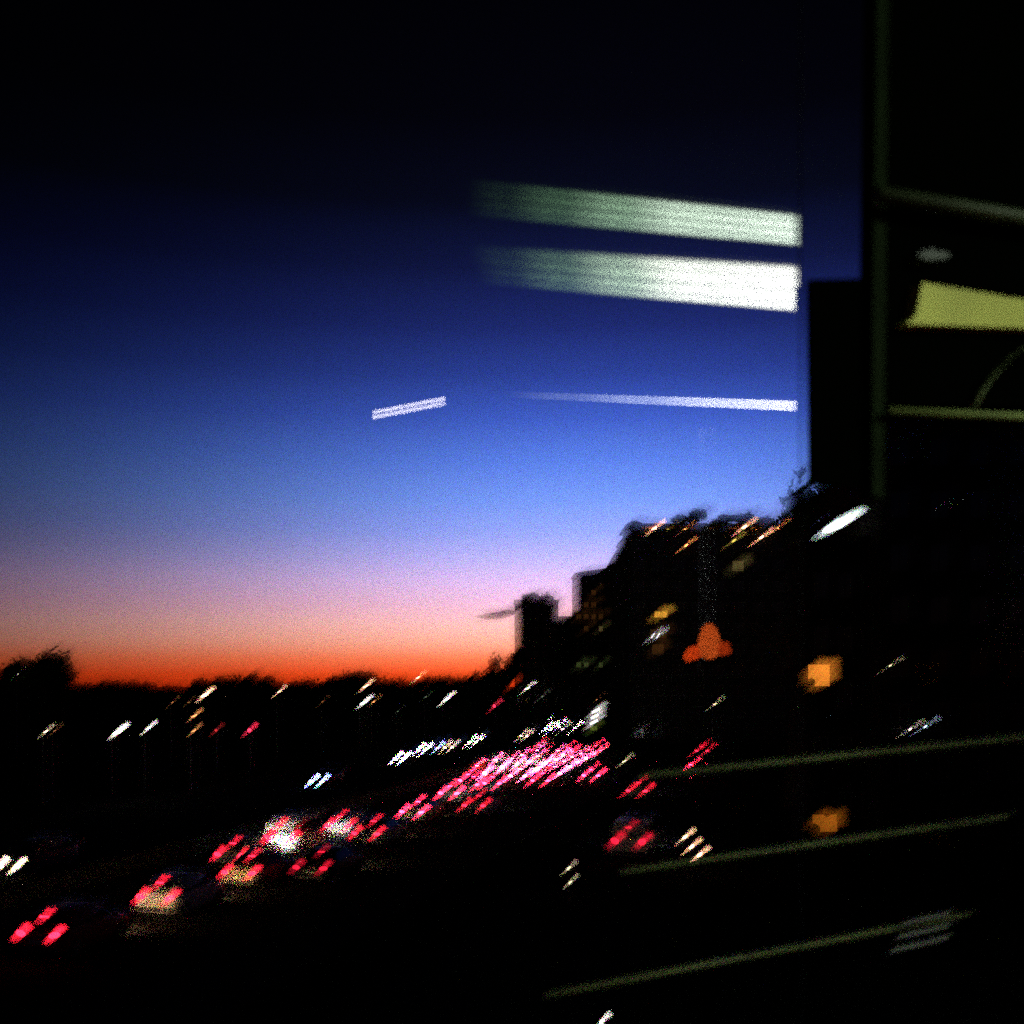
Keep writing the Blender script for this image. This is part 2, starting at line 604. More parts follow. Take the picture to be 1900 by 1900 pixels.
# roof terrace: penthouse behind a parapet
mb = MB()
mb.box(-.3, LB, -.35, 16.2, TER + .003, TER + .25)
rf = mb.build('terrace_floor', M_conc, root)
ztop = W(1165, 978, D + 2).z
M_warmwall = mat('ochre_wall', (0.5, 0.36, 0.2), 0.9, var=0.2, scale=1.2, spec=0.0)
mb = MB()
mb.box(.4, LB - .02, 1.6, 12, TER + .25, ztop)
ph = mb.build('penthouse_wall', M_warmwall, root)
mb = MB()
mb.box(-.1, LB, .5, 12.4, ztop + .003, ztop + .35)
mb.build('penthouse_roof', M_roof, root)
mb = MB()
mb.box(-.25, LB, -.3, -.15, TER + .25, TER + .75)
for i in range(12):
    mb.box(i * LB / 12, i * LB / 12 + .12, -.30, -.16, TER + .75, TER + 1.0)
mb.build('parapet', M_conc, root)
for i in range(8):
    add_window(root, 1.6 + i * LB / 8.3, 1.5, TER + .5, 1.5, 1.5)
# lit rooms low on the block
def lit_spot(px, py, wpx, hpx, m, parent, base, Dl, name='lit_window'):
    p = W(px, py, Dl)
    w, h = wpx / F * Dl, hpx / F * Dl
    o = add_window(parent, p.x - base.x, -.10, p.z - h / 2, w, h, m)
    return o
lit_spot(1226, 1140, 26, 14, G_yellow, root, a, D)
lit_spot(1222, 1178, 32, 22, G_brown, root, a, D)
mb = MB()
for px in (1211, 1221):
    p = W(px, 1180, D - .4)
    mb.tube((p.x - a.x - .25, -.4, p.z - .4), (p.x - a.x + .25, -.4, p.z + .4), .10, .10, 8)
mb.build('tube_lamp', G_tube, root)
# roof plants
for i, (px, yt, w, lab) in enumerate(((1290, 945, 52, 'feathery plant on the roof terrace between two orange lamps'), (1262, 955, 42, 'low plant beside the feathery one on the terrace roof'),
                                     (1350, 954, 52, 'round shrub on the terrace roof, amber lamp under it'), (1384, 951, 48, 'wide shrub on the terrace roof over the brightest amber lamp'),
                                     (1418, 957, 52, 'low shrub near the far end of the terrace roof'), (1178, 966, 30, 'clipped shrub at the outer corner of the terrace roof'))):
    p = W(px, yt, D + 4)
    tree(p.x, D + 4, p.z, w / F * D / 2, lab, 'plants on the roof terrace', name='roof_shrub', z0=ztop + .35, crown_h=(p.z - ztop) * .5)

# terrace lamps: wall lamps with a bracket and a glass
G_orange = glow('orange_lamp', (1.0, .30, .08), 15)
G_orange_w = glow('pale_orange_lamp', (1.0, .42, .22), 22)
G_yel_l = glow('yellow_lamp', (1.0, 0.72, 0.12), 4)
def wall_lamp(px, py, Dl, size, g, label, tilt=35, group='lamps on the roof terrace', cat='lamp', dy=0):
    p = W(px, py, Dl)
    r = empty('wall_lamp', p, label, cat, group)
    rot = Matrix.Rotation(math.radians(-tilt), 3, 'Y')
    mb = MB()
    mb.ellipsoid((0, 0, 0), size, size * .45, size * .42, 10, 6, rot)
    mb.build('lamp_glass', g, r, True)
    mb = MB()
    mb.tube((0, size * .3, size * .35), (0, size * 2.2 + .15, size * .9), .05, .05, 6)
    mb.box(-size * .3, size * .3, size * 2.2, size * 2.2 + .12, size * .55, size * 1.25)
    mb.build('bracket', M_black, r)
    return r
DL = D + .7
for px, py, s, gm, lab in ((1213, 982, .62, G_orange_w, 'brightest pale orange lamp near the outer corner of the roof terrace'), (1268, 985, .52, G_orange, 'orange lamp on the terrace under the feathery plant'),
                           (1238, 983, .25, G_yel_l, 'faint yellow lamp between the first two orange terrace lamps'),
                           (1382, 977, .56, G_orange_w, 'pale orange lamp in the middle of the terrace under the wide shrub'), (1448, 977, .56, G_orange, 'orange lamp at the far end of the terrace'),
                           (1304, 988, .26, G_orange, 'small orange lamp between the feathery plant and the faintest yellow lamp'),
                           (1402, 984, .28, G_orange, 'small orange lamp just past the wide shrub on the terrace'),
                           (1340, 985, .2, G_yel_l, 'faintest yellow lamp along the middle of the terrace')):
    wall_lamp(px, py, DL, s, gm, lab)
for px, py, s, gm, lab in ((1273, 1012, .36, G_orange, 'small orange lamp hung below the terrace edge'), (1362, 1003, .42, G_yel_l, 'yellow lamp hung below the middle of the terrace'),
                           (1413, 997, .44, G_orange_w, 'pale lamp at the terrace edge near the far end')):
    wall_lamp(px, py, D - .9, s, gm, lab)

# block C on the near right (px 1490-1640) and the high block beside it
D = 62.0
a, b = W(1496, 1004, D), W(1632, 1004, D)
root = empty('brick_building', (a.x, D, 0), 'near dark building with two amber panes standing in for reflections, one far above the other', 'building')
LC = b.x - a.x
# two amber panes standing in for cabin reflections get their own openings: facade split into a plain wall with real holes
wins = []
for px, py, wp, hp, m in ((1521, 1253, 46, 46, G_amber), (1532, 1528, 52, 38, G_amber_dim)):
    p = W(px, py, D)
    wins.append((p.x - a.x, p.z, wp / F * D, hp / F * D, m))
others = []
for f in range(5):
    for c in range(3):
        others.append((.9 + c * 1.35, 2.2 + f * 3.1, .8, 1.5, None))
others = [q for q in others if all(abs(q[0] - w[0]) > .9 or abs(q[1] - w[1]) > 1.6 for w in wins)]
mb = MB()
allw = sorted(wins + others, key=lambda q: q[1])
mb.box(0, LC, .3, 3.2, 0, a.z)
mb.build('wall', M_wall_c, root)
for x, z, w, h, m in allw:
    add_window(root, x, .2, z - h / 2, w, h, m, plain=m is not None)
    mb = MB()
    mb.box(x - w / 2 - .1, x + w / 2 + .1, .12, .29, z - h / 2 - .12, z - h / 2 - .004)
    mb.build('window_sill', M_conc, root)
x, z, w, h, m = wins[0]
mb = MB()
mb.ellipsoid((x - w * .33, .05, z - h * .30), w * .17, .06, h * .2, 8, 5)
mb.build('glow_notch', M_leaf, root, True)  # dark shape added to notch the amber glow
x, z, w, h, m = wins[1]
mb = MB()
mb.ellipsoid((x - w * .40, .05, z - h * .30), w * .22, .06, h * .3, 8, 5)
mb.ellipsoid((x + w * .05, .05, z + h * .46), w * .12, .06, h * .16, 8, 5)
mb.build('glow_edge_notches', M_leaf, root, True)  # dark lobes added to break the outline of the second glow
mb = MB()
mb.box(-.2, LC + .1, -.15, 3.4, a.z + .003, a.z + .3)
mb.build('roof', M_roof, root)
ROOF_C = a.z + .3
# high block; its white and bluish wall lamps stand in for headlights
a2, b2 = W(1634, 690, 60.0), W(2150, 690, 60.0)
root = empty('high_block', (a2.x, 60, 0), 'high dark building seen through the last window, nearly without lights', 'building')
facade(root, 0, b2.x - a2.x, 0, 0, a2.z, 9, 7, 1.1, 1.5, M_wall_c, 12)
mb = MB()
mb.box(-.2, b2.x - a2.x + .2, -.2, 12.2, a2.z + .003, a2.z + .4)
mb.build('roof', M_roof, root)
G_white_s = glow('white_headlight_glow', (1.0, .86, .72), 9)
G_blue_s = glow('bluish_headlight_glow', (.55, .72, 1.0), 9)
G_ylw_s = glow('straw_wall_light', (1.0, .78, .42), 7)
wall_lamp(1689, 1353, 59.4, .12, G_white_s, 'white lamp standing in for a headlight, set against the high dark building', group='lamps on the high building')
wall_lamp(1717, 1348, 59.4, .12, G_blue_s, 'bluish lamp standing in for a headlight, set against the high dark building', group='lamps on the high building')
wall_lamp(1652, 1235, 59.4, .10, G_ylw_s, 'small straw-coloured lamp high on the wall above the lamp pair', group='lamps on the high building')
# trees behind and over the near building
tree_px(1545, 880, 76, 150, 'big dark tree behind the amber-paned building, green where the floodlight strikes it', k=0, crown_h=3.2)
tree_px(1480, 912, 80, 70, 'smaller dark tree between the lamplit terrace and the big tree', k=2, crown_h=3.5)
tree_px(1620, 850, 78, 120, 'dark tree half hidden by the window pillar', k=3, crown_h=4.0)
# floodlight on the roof
p = W(1556, 972, 63.2)
fl_ = empty('floodlight', (p.x, 63.2, ROOF_C), 'large bluish white floodlight on the roof of the amber-paned building', 'lamp')
h = p.z - ROOF_C
rot = Matrix.Rotation(math.radians(-27), 3, 'Y')
mb = MB()
mb.tube((0, 1.9, 0), (0, 1.9, max(h, .3)), .07, .06, 8)
mb.tube((0, 1.9, h), (0, .25, h), .05, .05, 8)
mb.build('post', M_pole, fl_)
mb = MB()
mb.ellipsoid((0, 0, h), 1.05, .2, .26, 12, 6, rot)
mb.build('lens', glow('floodlight_glass', (.82, 1.0, .96), 9), fl_, True)
mb = MB()
mb.ellipsoid((.0, .12, h + .12), 1.15, .2, .26, 12, 6, rot)
mb.build('housing', M_black, fl_, True)

# small dark cloud
p = W(926, 1141, 3000)
cl = MB()
for i in range(9):
    t = i / 8.0
    cl.ellipsoid((p.x - 42 + 84 * t, 3000 + rnd.uniform(-20, 20), p.z - 6 + 13 * t + rnd.uniform(-3, 3)), 24, 18, 5 + 5 * math.sin(t * 3.14), 10, 6)
M_cloud = bpy.data.materials.new('cloud_vapour')
M_cloud.use_nodes = True
t_ = M_cloud.node_tree
b_ = t_.nodes['Principled BSDF']
b_.inputs['Base Color'].default_value = (.5, .42, .45, 1)
b_.inputs['Roughness'].default_value = 1
b_.inputs['Alpha'].default_value = 0.30
c_ = cl.build('cloud', M_cloud, None, True)
tag(c_, 'small thin dark cloud just above the horizon beside the tower block', 'cloud')

# ------------------------------------------------------------------ street lamps and other standing lights
G_lamp = {
    'white': glow('lamp_white', (1.0, .92, .80), 20), 'warm': glow('lamp_warm', (1.0, .50, .27), 20), 'orange': glow('lamp_orange', (1.0, .34, .11), 9),
    'dimorange': glow('lamp_dim_orange', (1.0, .36, .12), 2.6), 'dimgreen': glow('lamp_dim_green', (.6, .8, .5), 1.7), 'cool': glow('lamp_cool', (.86, 1.0, .96), 16),
    'yellow': glow('lamp_yellow', (1.0, .80, .45), 10), 'dimyellow': glow('lamp_dim_yellow', (1.0, .85, .5), 6)}
def street_lamp(px, py, D, size, g, label, tilt=28):
    p = W(px, py, D)
    r = empty('street_lamp', (p.x - size * .9, D, 0), label, 'street lamp', 'street lamps beyond the road')
    z = p.z
    mb = MB()
    mb.tube((0, 0, 0), (0, 0, .4), .14, .12, 8)
    mb.tube((0, 0, .4), (0, 0, z - .45), .09, .055, 8)
    mb.build('pole', M_pole, r)
    mb = MB()
    mb.tube((0, 0, z - .47), (size * .25, 0, z - size * .3), .05, .04, 7)
    mb.build('arm', M_pole, r)
    rot = Matrix.Rotation(math.radians(-tilt), 3, 'Y')
    c = Vector((size * .9, 0, z))
    up = rot @ Vector((0, 0, 1))
    mb = MB()
    mb.ellipsoid(c + up * size * .18, size * .98, size * .36, size * .20, 10, 6, rot)
    mb.build('housing', M_black, r, True)
    mb = MB()
    mb.ellipsoid(c, size * .85, size * .34, size * .30, 10, 6, rot)
    mb.build('lens', G_lamp[g], r, True)
    return r
for a_ in ((34, 1250, 146, .22, 'dimyellow', 'tiny pale lamp in front of the skyline tree clump'),
           (85, 1357, 82, .26, 'yellow', 'thin pale lamp in the dark below the skyline tree clump'),
           (101, 1356, 86, .16, 'dimorange', 'faint orange lamp just beside the thin pale one below the tree clump'),
           (219, 1357, 80, .52, 'white', 'bright white lamp, largest in the dark below the skyline'),
           (275, 1351, 84, .30, 'white', 'white lamp next to the largest white one, slightly smaller'),
           (320, 1303, 120, .20, 'dimorange', 'faint red-orange lamp, first of a faint pair before the bright warm lamp'),
           (350, 1303, 122, .18, 'dimorange', 'faint red-orange lamp close beside the bright warm lamp'),
           (380, 1289, 104, .55, 'warm', 'bright warm lamp just under the low end of the skyline'),
           (360, 1328, 96, .36, 'orange', 'orange lamp, middle of the column under the bright warm lamp'),
           (359, 1356, 88, .26, 'orange', 'small orange lamp, lowest of the column under the bright warm lamp'),
           (518, 1283, 130, .34, 'warm', 'thin warm lamp under the notch in the skyline trees'),
           (598, 1302, 140, .18, 'dimorange', 'faint brown-orange lamp alone in the dark strip under the skyline'),
           (678, 1273, 165, .62, 'warm', 'warm lamp, upper of two under the thin mast'),
           (675, 1303, 150, .66, 'white', 'bright white lamp, lower of two under the thin mast'),
           (693, 1302, 152, .30, 'orange', 'thin orange lamp touching the bright white one under the mast'),
           (775, 1257, 230, .55, 'warm', 'thin warm lamp that stands up into the orange sky'),
           (790, 1293, 190, .26, 'dimgreen', 'faint green lamp between the mast lamps and the single white lamp'),
           (738, 1320, 160, .18, 'dimgreen', 'faint green lamp low above the oncoming headlights'),
           (828, 1297, 182, .74, 'white', 'single bright white lamp above the oncoming headlights'),
           (946, 1257, 262, 1.0, 'warm', 'warm lamp at the foot of the tower block, against the skyline'),
           (978, 1277, 262, .75, 'white', 'thin white lamp below the tower block'),
           (1006, 1292, 262, .45, 'dimgreen', 'faint green lamp below the tower block'),
           (1107, 1298, 272, .4, 'dimorange', 'faint orange lamp below the far apartment block'),
           (1326, 1306, 148, .36, 'yellow', 'thin yellow lamp in the dark in front of the terrace block'),
           (1158, 1412, 122, .36, 'yellow', 'pale yellow lamp above the right-hand turning cars'.replace('right-hand ', '')),
           (945, 1380, 205, .4, 'cool', 'small bluish lamp at the end of the oncoming queue')):
    street_lamp(*a_)

# traffic lights
G_sig = glow('signal_red', (1.0, .03, .08), 12)
G_sig_dim = glow('signal_red_dim', (1.0, .05, .06), 3)
def traffic_light(px, py, D, size, g, label):
    p = W(px, py, D)
    r = empty('traffic_light', (p.x, D, 0), label, 'traffic light', 'traffic lights on the far streets')
    z = p.z
    s = size
    mb = MB()
    mb.tube((0, s * .9, 0), (0, s * .9, z + s * .6), .09, .07, 8)
    mb.build('pole', M_pole, r)
    mb = MB()
    mb.box(-s * .85, s * .85, -s * .1, s * .7, z - s * 4.6, z + s * 1.1)
    mb.build('housing', M_black, r)
    for i, m in enumerate((g, M_black, M_black)):
        mb = MB()
        mb.ellipsoid((0, -s * .12, z - i * s * 1.75), s * .72, s * .25, s * .72, 10, 6)
        mb.build('signal_lens', m, r, True)
    return r
traffic_light(463, 1355, 100, .26, G_sig, 'red traffic light standing alone under the low skyline')
traffic_light(401, 1355, 104, .2, G_sig_dim, 'faint red traffic light between the orange lamp column and the brighter red one')
traffic_light(917, 1310, 246, .50, G_sig, 'red traffic light above the end of the oncoming queue')
traffic_light(1078, 1300, 305, .60, G_sig, 'red traffic light below the far apartment block')

# lit roadside totem sign
D = 212.0
p = W(1100, 1335, D)
r = empty('totem_sign', (p.x, D, 0), 'roadside sign with three white bars and a green foot, above the red queue', 'sign')
mb = MB()
mb.box(-1.0, 1.0, 0, .5, 0, p.z + 2.3)
mb.build('sign_board', M_black, r)
for i, z in enumerate((1.7, .6, -.5)):
    mb = MB()
    q = Vector((.55 - i * .18, -.15, p.z + z))
    mb.tube(q - Vector((.75, 0, .38)), q + Vector((.75, 0, .38)), .24, .24, 8)
    mb.build('light_bar', glow('sign_white', (1, .97, .9), 6), r)
mb = MB()
mb.box(-.5, .8, -.08, -.01, p.z - 2.1, p.z - 1.3)
mb.build('green_panel', glow('sign_green', (.45, .6, .08), .6), r)

# low bollard lights by the footpath
def bollard(px, py, D, g, label, size=.13, zoff=1.0):
    p = W(px, py, D)
    r = empty('bollard_light', (p.x, D, 0), label, 'bollard light', 'low lights along the footpath')
    z = p.z
    mb = MB()
    mb.tube((0, 0, 0), (0, 0, max(.1, z - size * .9)), .09, .08, 10)
    mb.build('post', M_pole, r)
    rot = Matrix.Rotation(math.radians(-40), 3, 'Y')
    mb = MB()
    mb.ellipsoid((0, 0, z), size * 1.25, size * .8, size * .6, 10, 6, rot)
    mb.build('lamp_glass', G_lamp[g], r, True)
    mb = MB()
    mb.ellipsoid((-.02, .03, z + size * .75), size * 1.3, size * .9, size * .25, 10, 4, rot)
    mb.build('cap', M_black, r, True)
for a_ in ((1271, 1553, 56.5, 'warm', 'warm bollard light, farthest of the row of three'), (1283, 1571, 53.6, 'warm', 'warm bollard light, middle one of the row of three'),
           (1298, 1586, 51.0, 'warm', 'warm bollard light, nearest one of the row of three'), (1055, 1611, 48.0, 'dimyellow', 'dim yellow bollard light, upper of the faint pair', .09),
           (1058, 1637, 45.2, 'dimyellow', 'dim yellow bollard light, lower of the faint pair', .08), (1117, 1895, 26.8, 'white', 'white bollard light cut by the bottom edge of the view', .06)):
    bollard(*a_)

# ------------------------------------------------------------------ cars
PAINT = {k: mat('paint_' + k, c, .5, .0, spec=.15) for k, c in dict(white=(.72, .72, .70), silver=(.42, .43, .44), black=(.012, .012, .014), grey=(.12, .12, .13), red=(.30, .03, .03),
                                                           tan=(.50, .38, .22), blue=(.03, .06, .18), green=(.06, .12, .08)).items()}
TAIL = {'off': glow('tail_off', (1.0, .012, .04), .8), 'core': glow('tail_core', (1.0, .05, .13), 300), 'bright': glow('tail_bright', (1.0, .018, .06), 110), 'mid': glow('tail_mid', (1.0, .012, .035), 24), 'dim': glow('tail_dim', (1.0, .012, .04), 6)}
HEAD = {'glare': glow('head_glare', (1.0, .94, .86), 170), 'glare_blue': glow('head_glare_blue', (.36, .50, 1.0), 90), 'glare_warm': glow('head_glare_warm', (1.0, .68, .46), 45), 'white': glow('head_white', (1.0, .97, .92), 210), 'blue': glow('head_blue', (.42, .55, 1.0), 60), 'warm': glow('head_warm', (1.0, .56, .28), 260)}

def ring(y, zl, zb, zt, hw, tw):
    """cross-section of a body: floor, flank, belt, top"""
    return [(-hw * .9, y, zl), (hw * .9, y, zl), (hw, y, zl + .18), (hw, y, zb - .08), (hw * .96, y, zb), (tw, y, zt), (-tw, y, zt), (-hw * .96, y, zb), (-hw, y, zb - .08), (-hw, y, zl + .18)]
def proto_car(kind):
    r = empty('car', (0, 0, -50))
    spec = dict(
        sedan=dict(L=4.6, w=.89, rings=[(-2.3, .42, .72, .74, .74, .55), (-2.22, .30, .88, .93, .84, .62), (-1.55, .24, .93, 1.00, .89, .62), (-.85, .22, .94, 1.41, .89, .58), (-.1, .22, .94, 1.46, .89, .60),
                                         (.45, .22, .93, 1.42, .89, .58), (1.15, .23, .90, .97, .89, .62), (2.05, .28, .76, .80, .84, .60), (2.28, .40, .62, .64, .70, .52)],
                   tail=(-2.20, .80), head=(2.27, .52), rear=((-1.50, 1.01), (-.90, 1.36)), front=((1.10, .99), (.50, 1.38)), rw=.56),
        hatch=dict(L=4.1, w=.88, rings=[(-2.05, .42, .78, .80, .76, .58), (-1.98, .28, .95, 1.02, .85, .62), (-1.55, .23, .96, 1.42, .88, .58), (-.8, .22, .96, 1.52, .88, .60), (.0, .22, .95, 1.51, .88, .60),
                                         (.35, .22, .94, 1.46, .88, .58), (1.05, .23, .92, .99, .88, .62), (1.85, .28, .78, .82, .83, .60), (2.05, .40, .64, .66, .70, .52)],
                   tail=(-1.97, .86), head=(2.04, .53), rear=((-1.95, 1.05), (-1.60, 1.38)), front=((1.00, 1.01), (.42, 1.41)), rw=.54),
        van=dict(L=4.9, w=.96, rings=[(-2.45, .42, 1.0, 1.80, .88, .76), (-2.40, .28, 1.08, 1.92, .95, .80), (-1.5, .24, 1.08, 1.98, .96, .82), (0, .24, 1.08, 1.98, .96, .82), (.75, .24, 1.06, 1.90, .96, .80),
                                       (1.55, .25, 1.02, 1.16, .96, .74), (2.25, .30, .84, .90, .90, .66), (2.45, .42, .66, .70, .78, .58)],
                 tail=(-2.40, 1.02), head=(2.44, .56), rear=((-2.44, 1.15), (-2.41, 1.72)), front=((1.48, 1.20), (.82, 1.80)), rw=.68))[kind]
    mb = MB()
    mb.loft([ring(*q) for q in spec['rings']])
    body = mb.build('body', PAINT['grey'], r, True)
    body.data.polygons.foreach_set('use_smooth', [len(p.vertices) == 4 for p in body.data.polygons])
    body.material_slots[0].link = 'OBJECT'
    body.material_slots[0].material = PAINT['grey']
    hw = spec['w']
    # glass
    for nm, (q0, q1), sgn in (('rear_window', spec['rear'], -1), ('windscreen', spec['front'], 1)):
        mb = MB()
        (y0, z0), (y1, z1) = q0, q1
        e = .025 * sgn
        w0, w1 = spec['rw'] * 1.12, spec['rw'] * .96
        mb.hexa([(-w0, y0, z0), (w0, y0, z0), (w0, y0 + e, z0 + .02), (-w0, y0 + e, z0 + .02), (-w1, y1, z1), (w1, y1, z1), (w1, y1 + e, z1 + .02), (-w1, y1 + e, z1 + .02)])
        mb.build(nm, M_carglass, r)
    for s in (-1, 1):
        mb = MB()
        ya, yb = spec['rear'][1][0] + .1, spec['front'][1][0] - .05
        zt = 1.36 if kind != 'van' else 1.75
        x0, x1 = s * hw * .95, s * (spec['rw'] + .06 if kind != 'van' else .84)
        mb.hexa([(x0, ya - .3, 1.0), (x0, yb + .4, 1.0), (x0 + s * .015, yb + .4, 1.0), (x0 + s * .015, ya - .3, 1.0), (x1, ya, zt), (x1, yb, zt), (x1 + s * .02, yb, zt), (x1 + s * .02, ya, zt)])
        mb.build('side_window', M_carglass, r)
        # lamps
        ty, tz = spec['tail']
        rot = Matrix.Rotation(-s * math.radians(14), 3, 'Y')
        mb = MB()
        mb.ellipsoid((s * (hw - .27), ty - .02, tz), .23, .09, .12 if kind != 'van' else .2, 10, 6, rot)
        o = mb.build('tail_lamp', TAIL['mid'], r, True)
        o.material_slots[0].link = 'OBJECT'
        o.material_slots[0].material = TAIL['mid']
        hy, hz = spec['head']
        rot = Matrix.Rotation(-s * math.radians(18), 3, 'Y')
        mb = MB()
        mb.ellipsoid((s * (hw - .42), hy + .01, hz), .21, .09, .10, 10, 6, rot)
        o = mb.build('headlight', HEAD['white'], r, True)
        o.material_slots[0].link = 'OBJECT'
        o.material_slots[0].material = HEAD['white']
        mb = MB()
        mb.box(min(s * hw, s * (hw + .18)), max(s * hw, s * (hw + .18)), .72, .84, .98, 1.10)
        mb.build('mirror', M_black, r)
    mb = MB()
    mb.box(-.26, .26, -spec['L'] / 2 - .04, -spec['L'] / 2 + .10, .58, .70)
    mb.build('number_plate', M_plate, r)
    mb = MB()
    mb.box(-hw * .88, hw * .88, -spec['L'] / 2 - .05, -spec['L'] / 2 + .2, .34, .50)
    mb.box(-hw * .84, hw * .84, spec['L'] / 2 - .2, spec['L'] / 2 + .03, .30, .46)
    mb.build('bumper', M_black, r)
    mb = MB()
    yb, zb = spec['rear'][1]
    mb.box(-.16, .16, yb - .12, yb - .03, zb - .03, zb + .03)
    o = mb.build('brake_lamp', TAIL['mid'], r)
    o.material_slots[0].link = 'OBJECT'
    o.material_slots[0].material = TAIL['mid']
    for x in (-1, 1):
        for y in (-spec['L'] * .30, spec['L'] * .31):
            mb = MB()
            mb.tube((x * (hw - .22), y, .32), (x * (hw + .01), y, .32), .32, .32, 16)
            wl = mb.build('wheel', M_tyre, r)
            mb = MB()
            mb.tube((x * (hw - .02), y, .32), (x * (hw + .02), y, .32), .20, .20, 10)
            mb.build('rim', M_rim, wl)
    return r
PROTO = {k: proto_car(k) for k in ('sedan', 'hatch', 'van')}
USED = set()
def car(kind, loc, heading, paint, label, group, tail='mid', head='white', brake=True):
    if kind in USED:
        r = copy_tree(PROTO[kind])
    else:
        r = PROTO[kind]
        USED.add(kind)
    r.name = 'van' if kind == 'van' else 'car'
    r.location = loc
    r.rotation_euler = (0, 0, heading)
    tag(r, label, 'van' if kind == 'van' else 'car', group)
    for c in r.children:
        n = c.name.split('.')[0]
        if n == 'body':
            c.material_slots[0].material = PAINT[paint]
        elif n == 'tail_lamp':
            c.material_slots[0].material = TAIL[tail]
        elif n == 'headlight':
            c.material_slots[0].material = HEAD[head]
        elif n == 'brake_lamp':
            c.material_slots[0].material = TAIL[tail] if brake else PAINT['red']
    return r
def heading_of(d):
    return math.atan2(-d.x, d.y)
def car_px(kind, px, py, paint, label, group, zl=.85, away=True, off_ang=0.0, **kw):
    """a car whose lamps are seen at a pixel"""
    D = (EYE - zl) * F / (py - HY)
    x = (px - CX) / F * D
    d = road_dir(D)
    h = heading_of(d) + (0 if away else math.pi) + off_ang
    c = Vector((x, D, 0.0)) + (d * 2.1 if away else -d * 2.1 * -1)
    return car(kind, (c.x, c.y, .012), h, paint, label, group, **kw)

GA = 'cars queuing away along the road'
for a_ in (('hatch', 66, 1737, 'red', 'red-lit hatchback nearest in the queue, cut by the frame edge', 'mid'),
           ('hatch', 285, 1668, 'white', 'pale hatchback lit white from behind, second nearest in the queue', 'mid'),
           ('sedan', 445, 1618, 'tan', 'tan saloon whose rear is lit orange, in the near part of the queue', 'mid'),
           ('hatch', 424, 1588, 'silver', 'silver hatchback on the median side of the tan saloon', 'mid'),
           ('van', 524, 1560, 'white', 'white van with its whole rear lit by headlights behind it', 'mid'),
           ('sedan', 577, 1609, 'black', 'dark saloon alone in the outer lane beside the white van', 'dim'),
           ('hatch', 625, 1534, 'white', 'cream-lit hatchback just ahead of the white van', 'mid'),
           ('sedan', 680, 1546, 'silver', 'silver saloon beside the cream-lit hatchback', 'mid'),
           ('sedan', 765, 1506, 'tan', 'tan saloon in the middle lane before the queue thickens', 'bright'),
           ('hatch', 832, 1473, 'white', 'pale hatchback on the median side where the queue thickens', 'bright'),
           ('sedan', 880, 1494, 'silver', 'silver saloon in the outer lane where the queue thickens', 'mid'),
           ('sedan', 872, 1455, 'grey', 'grey saloon in the middle lane where the queue thickens', 'bright')):
    car_px(*a_[:5], GA, tail=a_[5], head='warm' if a_[1] in (66, 285, 445, 577, 680, 765) else 'white')
GJ = 'cars in the dense far queue'
k = 0
ORD = 'first second third fourth fifth sixth seventh eighth ninth tenth eleventh twelfth thirteenth fourteenth fifteenth sixteenth seventeenth eighteenth nineteenth'.split()
for off, d0, lane in ((-3.0, 94, 'median-side'), (0.1, 92, 'middle'), (3.1, 96, 'outer')):
    D = d0
    k = 0
    while D < 139:
        q = road_pt(D, off + rnd.uniform(-.35, .35), .012)
        car(rnd.choice(('sedan', 'hatch', 'hatch', 'van')), q, heading_of(road_dir(D)), rnd.choice(('white', 'grey', 'silver', 'black', 'red')),
            ORD[k] + ' car into the dense red mass of the queue, ' + lane + ' lane', GJ, tail='core' if 97 < D < 128 and off > -4 else 'bright', head='warm' if k % 3 == 0 else 'white')
        k += 1
        D += rnd.uniform(5.6, 8.2)
GS = 'cars on the service road'
for a_ in (('hatch', 1096, 1440, 'grey', 'single grey hatchback with two strong red lamps beside the dense queue', 'bright'),
           ('sedan', 1281, 1431, 'black', 'dark saloon, nearer of two beyond the pale lamp on the service road', 'bright'),
           ('hatch', 1302, 1394, 'black', 'dark hatchback, farther of two on the service road', 'mid'),
           ('van', 1168, 1566, 'white', 'white van with thin red lamps, nearest on the service road', 'dim'),
           ('sedan', 1182, 1467, 'tan', 'tan saloon with one warm lamp beside it on the service road', 'mid')):
    car_px(*a_[:5], GS, tail=a_[5])
GO = 'oncoming cars'
for a_ in (('sedan', 589, 1450, 'black', 'lone oncoming car with bluish white headlights', 'glare_blue'),
           ('hatch', 14, 1608, 'grey', 'oncoming car with warm headlights at the frame edge', 'glare_warm'),
           ('sedan', 742, 1408, 'silver', 'first oncoming car of the bright headlight group', 'glare'),
           ('hatch', 782, 1392, 'white', 'second oncoming car of the bright headlight group', 'glare'),
           ('sedan', 806, 1388, 'grey', 'third oncoming car of the bright headlight group, bluish among white ones', 'glare_blue'),
           ('hatch', 832, 1387, 'grey', 'warm-lamped oncoming car at the rear of the headlight group', 'glare_warm'),
           ('sedan', 878, 1377, 'silver', 'oncoming car with brilliant white lamps in the gap after the headlight group', 'glare'),
           ('hatch', 972, 1366, 'grey', 'warm-lamped oncoming car close before the far white cluster', 'glare_warm')):
    car_px(*a_[:5], GO, zl=.53, away=False, head=a_[5], tail='off', brake=False)
